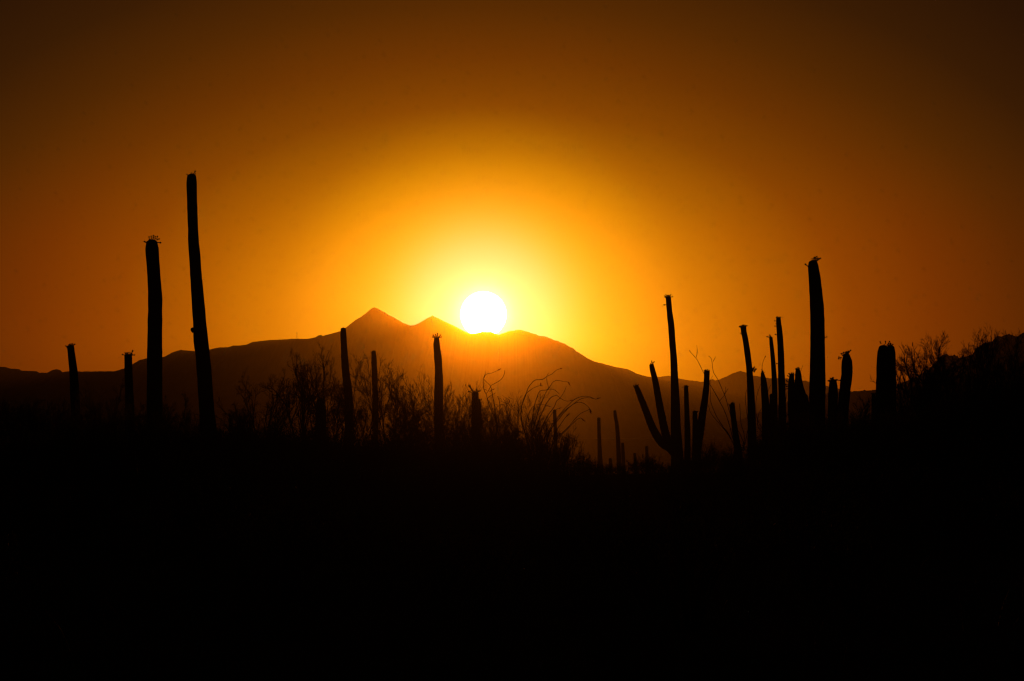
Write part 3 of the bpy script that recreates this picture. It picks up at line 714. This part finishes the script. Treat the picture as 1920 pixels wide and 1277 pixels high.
bare_tree('lone faint bare tree between the curved and the double-stemmed saguaro', 1614, 738, 20, 210, 48, stems=4, kids=(5, 5, 4), maxlev=3, spread=.5, group=G3)
# faint dark ones on the left
G4 = 'dim leafless trees at the left'
bare_tree('dim spiky tree between the two slim saguaros at far left', 212, 712, 22, 185, 51, stems=5, maxlev=5, kids=(4, 4, 4, 4, 3), spread=0.38, group=G4)
bare_tree('dim low tree right of the leaning saguaro at far left', 172, 745, 26, 185, 52, stems=5, maxlev=5, kids=(4, 4, 4, 4, 3), spread=0.38, group=G4)
bare_tree('dim tree at the right foot of the thick bristly saguaro', 312, 738, 26, 165, 53, stems=6, maxlev=5, kids=(4, 4, 4, 4, 3), spread=0.38, group=G4)
bare_tree('dim tree at the left edge of the photo', 30, 762, 36, 175, 54, stems=6, maxlev=5, kids=(4, 4, 4, 4, 3), spread=0.38, group=G4)
bare_tree('dim brushy tree just right of the tallest saguaro', 440, 772, 30, 165, 55, stems=6, maxlev=5, kids=(4, 4, 4, 4, 3), spread=0.38, group=G4)

# ------------------------------------------------------------------ dark leafy creosote bushes
def leafy(seed, H=1.0, W=.9, nst=26, leaves=1500):
    rg = random.Random(seed); st = Mesh(); lf = Mesh(); tips = []
    for s in range(nst):
        a = rg.uniform(0, 6.283); k = rg.uniform(0, 1) ** .7
        e = Vector((math.cos(a) * k * W, math.sin(a) * k * W, H * (1 - .35 * k * k) * rg.uniform(.65, 1.05)))
        mid = e * .5 + Vector((rg.gauss(0, .05), rg.gauss(0, .05), .08))
        b = Vector((math.cos(a) * .06, math.sin(a) * .06, -.05))
        P = [b, mid * .5 + b * .3, mid, e * .8 + Vector((0, 0, .03)), e]
        st.tube(P, [.012, .009, .007, .005, .002], 4)
        for _ in range(5):
            t = rg.uniform(.45, .95); q = mid.lerp(e, (t - .45) * 1.8)
            d = Vector((rg.gauss(0, .5), rg.gauss(0, .5), rg.uniform(.2, 1))).normalized() * rg.uniform(.12, .28)
            st.tube([q, q + d * .5 + Vector((0, 0, .01)), q + d], [.004, .003, .0015], 3)
            tips.append((q, d))
        tips.append((mid, e - mid))
    for _ in range(leaves):
        q, d = rg.choice(tips); c = q + d * rg.random() + Vector((rg.gauss(0, .03), rg.gauss(0, .03), rg.gauss(0, .03)))
        u = Vector((rg.gauss(0, 1), rg.gauss(0, 1), rg.gauss(0, 1))).normalized()
        w = u.cross(Vector((rg.gauss(0, 1), rg.gauss(0, 1), rg.gauss(0, 1)))).normalized()
        L = rg.uniform(.012, .026)
        lf.quad(c - u * L, c - w * L * .55, c + u * L, c + w * L * .55)
    return st.data("stems", m_bark), lf.data("leaves", m_leaf, False)
KINDS = [leafy(100 + i, 1.0, rnd.uniform(.7, 1.0)) for i in range(6)]
LB = 'dark leafy bush in the black brush along the foot of the cacti'
LF = 'black low bush lost in the dark foreground below the brush line'
GB = 'dark leafy bushes of the brush line'; GF = 'low bushes scattered over the dark foreground'
def leafy_at(px, Y, H, W, label, group):
    x = (px - 960) / F * Y; st, lf = rnd.choice(KINDS)
    root = empty("bush", (x, Y, gz(x, Y))); root.rotation_euler.z = rnd.uniform(0, 6.28); root.scale = (W, W, H)
    tag(root, label, 'bush', group)
    a = bpy.data.objects.new("stems", st); link(a, root)
    b = bpy.data.objects.new("leaves", lf); link(b, root); tag(b, kind='stuff'); tag(a, kind='stuff')
    return root
BRUSH = [(-60, 778), (0, 776), (60, 792), (100, 786), (180, 788), (300, 796), (380, 815), (440, 808), (520, 800), (640, 822), (760, 842), (880, 850), (1000, 850), (1070, 858),
         (1100, 868), (1130, 886), (1240, 884), (1285, 850), (1340, 846), (1400, 846), (1440, 800), (1500, 775), (1560, 790), (1620, 782), (1680, 765), (1750, 752), (1850, 735), (1980, 725)]
px = -40.
while px < 1970:
    Y = rnd.uniform(125, 168); top = lerp_table(BRUSH, px) + rnd.uniform(-8, 18)
    x = (px - 960) / F * Y; z = at(px, top, Y).z; H = max(.5, z - gz(x, Y))
    leafy_at(px, Y, H, min(1.5, max(.6, H * .65)), LB, GB)
    px += rnd.uniform(17, 29)
leafy_at(1094, 150, max(.5, at(1094, 843, 150).z - gz((1094 - 960) / F * 150, 150)), .45, 'round leafy dark bush at the left end of the low gap', GB)
for i in range(64):
    Y = 38 + 85 * ((i * .618) % 1) ** .8; px = -60 + 2040 * ((i * .7548) % 1)
    x = (px - 960) / F * Y; lim = at(px, lerp_table(BRUSH, px) + 22, Y).z - gz(x, Y)
    H = min(rnd.uniform(.6, 1.15), lim)
    if H < .3: continue
    leafy_at(px, Y, H, H * rnd.uniform(.8, 1.1), LF, GF)

# ------------------------------------------------------------------ dry grass and small scrub, uncountable
def grass():
    m = Mesh(); rg = random.Random(99)
    for c in range(1500):
        Y = rg.uniform(30, 240); x = rg.uniform(-.115, .115) * Y; h = rg.uniform(.18, .5)
        for b in range(16):
            q = Vector((x + rg.gauss(0, .12), Y + rg.gauss(0, .12), 0)); q.z = gz(q.x, q.y) - .02
            d = Vector((rg.gauss(0, .3), rg.gauss(0, .3), 1)).normalized() * h * rg.uniform(.6, 1.2)
            s = Vector((rg.uniform(-1, 1), rg.uniform(-1, 1), 0)).normalized() * .004
            k = q + d * .55; t = q + d + Vector((d.x, d.y, 0)) * .4
            i = len(m.v); m.v += [tuple(q - s), tuple(q + s), tuple(k + s * .7), tuple(k - s * .7), tuple(t)]
            m.f += [(i, i + 1, i + 2, i + 3), (i + 3, i + 2, i + 4)]
    tag(m.build("dry_grass", m_twig, smooth=False), 'dry grass tufts all over the dark desert floor', 'grass', kind='stuff')
    m = Mesh()                                  # tall dry stalks that glow in front of the sun
    for c in range(190):
        pxx = rg.gauss(905, 75); Y = rg.uniform(132, 165); x = (pxx - 960) / F * Y
        h0 = max(.5, at(pxx, 770 + abs(pxx - 900) * .25, Y).z - gz(x, Y)) * rg.uniform(.55, 1.0)
        for b in range(9):
            q = Vector((x + rg.gauss(0, .13), Y + rg.gauss(0, .13), 0)); q.z = gz(q.x, q.y) - .02
            d = Vector((rg.gauss(0, .2), rg.gauss(0, .2), 1)).normalized() * h0 * rg.uniform(.65, 1.1)
            cv = Vector((rg.gauss(0, .06), rg.gauss(0, .06), 0))
            m.tube([q, q + d * .5 + cv * .3, q + d * .8 + cv, q + d + cv * 2], [.0035, .003, .003, .0012], 3, cap=False)
    tag(m.build("tall_dry_grass", m_straw), 'tall pale dry stalks glowing in the brush below the sun', 'grass', kind='stuff')
grass()

# ------------------------------------------------------------------ fine twiggy bushes blurring the upper edge of the brush
TWIG_MIN = .0022           # these are scaled up to two or three times
def twiggy(seed, straw):
    rg = random.Random(seed); TR = Mesh(); TW = Mesh()
    for k in range(11):
        a = rg.uniform(0, 6.283); t = rg.uniform(.1, .75)
        grow(TW, TR, Vector((0, 0, -.04)), Vector((math.cos(a) * t, math.sin(a) * t, 1)).normalized(), rg.uniform(.45, .62), .007, 0, 3, rg, .2, .55, (5, 5, 4))
    z = sorted(v[2] for v in TW.v); k = 1 / z[int(len(z) * .995)]
    for M in (TR, TW): M.v = [(v[0] * k, v[1] * k, v[2] * k) for v in M.v]
    return TR.data("stems", m_bark), TW.data("twigs", m_straw if straw else m_twig)
TK = [twiggy(300 + i, i == 4) for i in range(5)]
TOPS = [(-60, 770), (0, 768), (60, 782), (150, 776), (250, 780), (330, 778), (420, 800), (480, 785), (600, 802), (700, 815), (760, 818), (860, 822), (960, 815), (1050, 828), (1085, 855), (1125, 878),
        (1235, 872), (1290, 836), (1345, 830), (1400, 836), (1440, 795), (1500, 768), (1600, 775), (1660, 765), (1690, 742), (1740, 728), (1800, 708), (1860, 702), (1930, 696), (1990, 700)]
for row in range(3):
    px = -50. + row * 9
    while px < 1975:
        Y = 118 + row * 20 + rnd.uniform(0, 18); top = lerp_table(TOPS, px) + rnd.gauss(4, 13) + (34 if row == 0 else 0)
        x = (px - 960) / F * Y; zg = gz(x, Y); H = max(.4, at(px, top, Y).z - zg); W = H * rnd.uniform(.45, .75)
        a_, b_ = rnd.choice(TK)
        root = empty("bush", (x, Y, zg)); root.rotation_euler.z = rnd.uniform(0, 6.28); root.scale = (W * 1.2, W * 1.2, H)
        tag(root, 'leafless twiggy bush in the soft upper edge of the dark brush', 'bush', 'twiggy bushes along the upper edge of the brush')
        q_ = bpy.data.objects.new("stems", a_); link(q_, root); tag(q_, kind='stuff')
        q_ = bpy.data.objects.new("twigs", b_); link(q_, root); tag(q_, kind='stuff')
        px += rnd.uniform(20, 34)
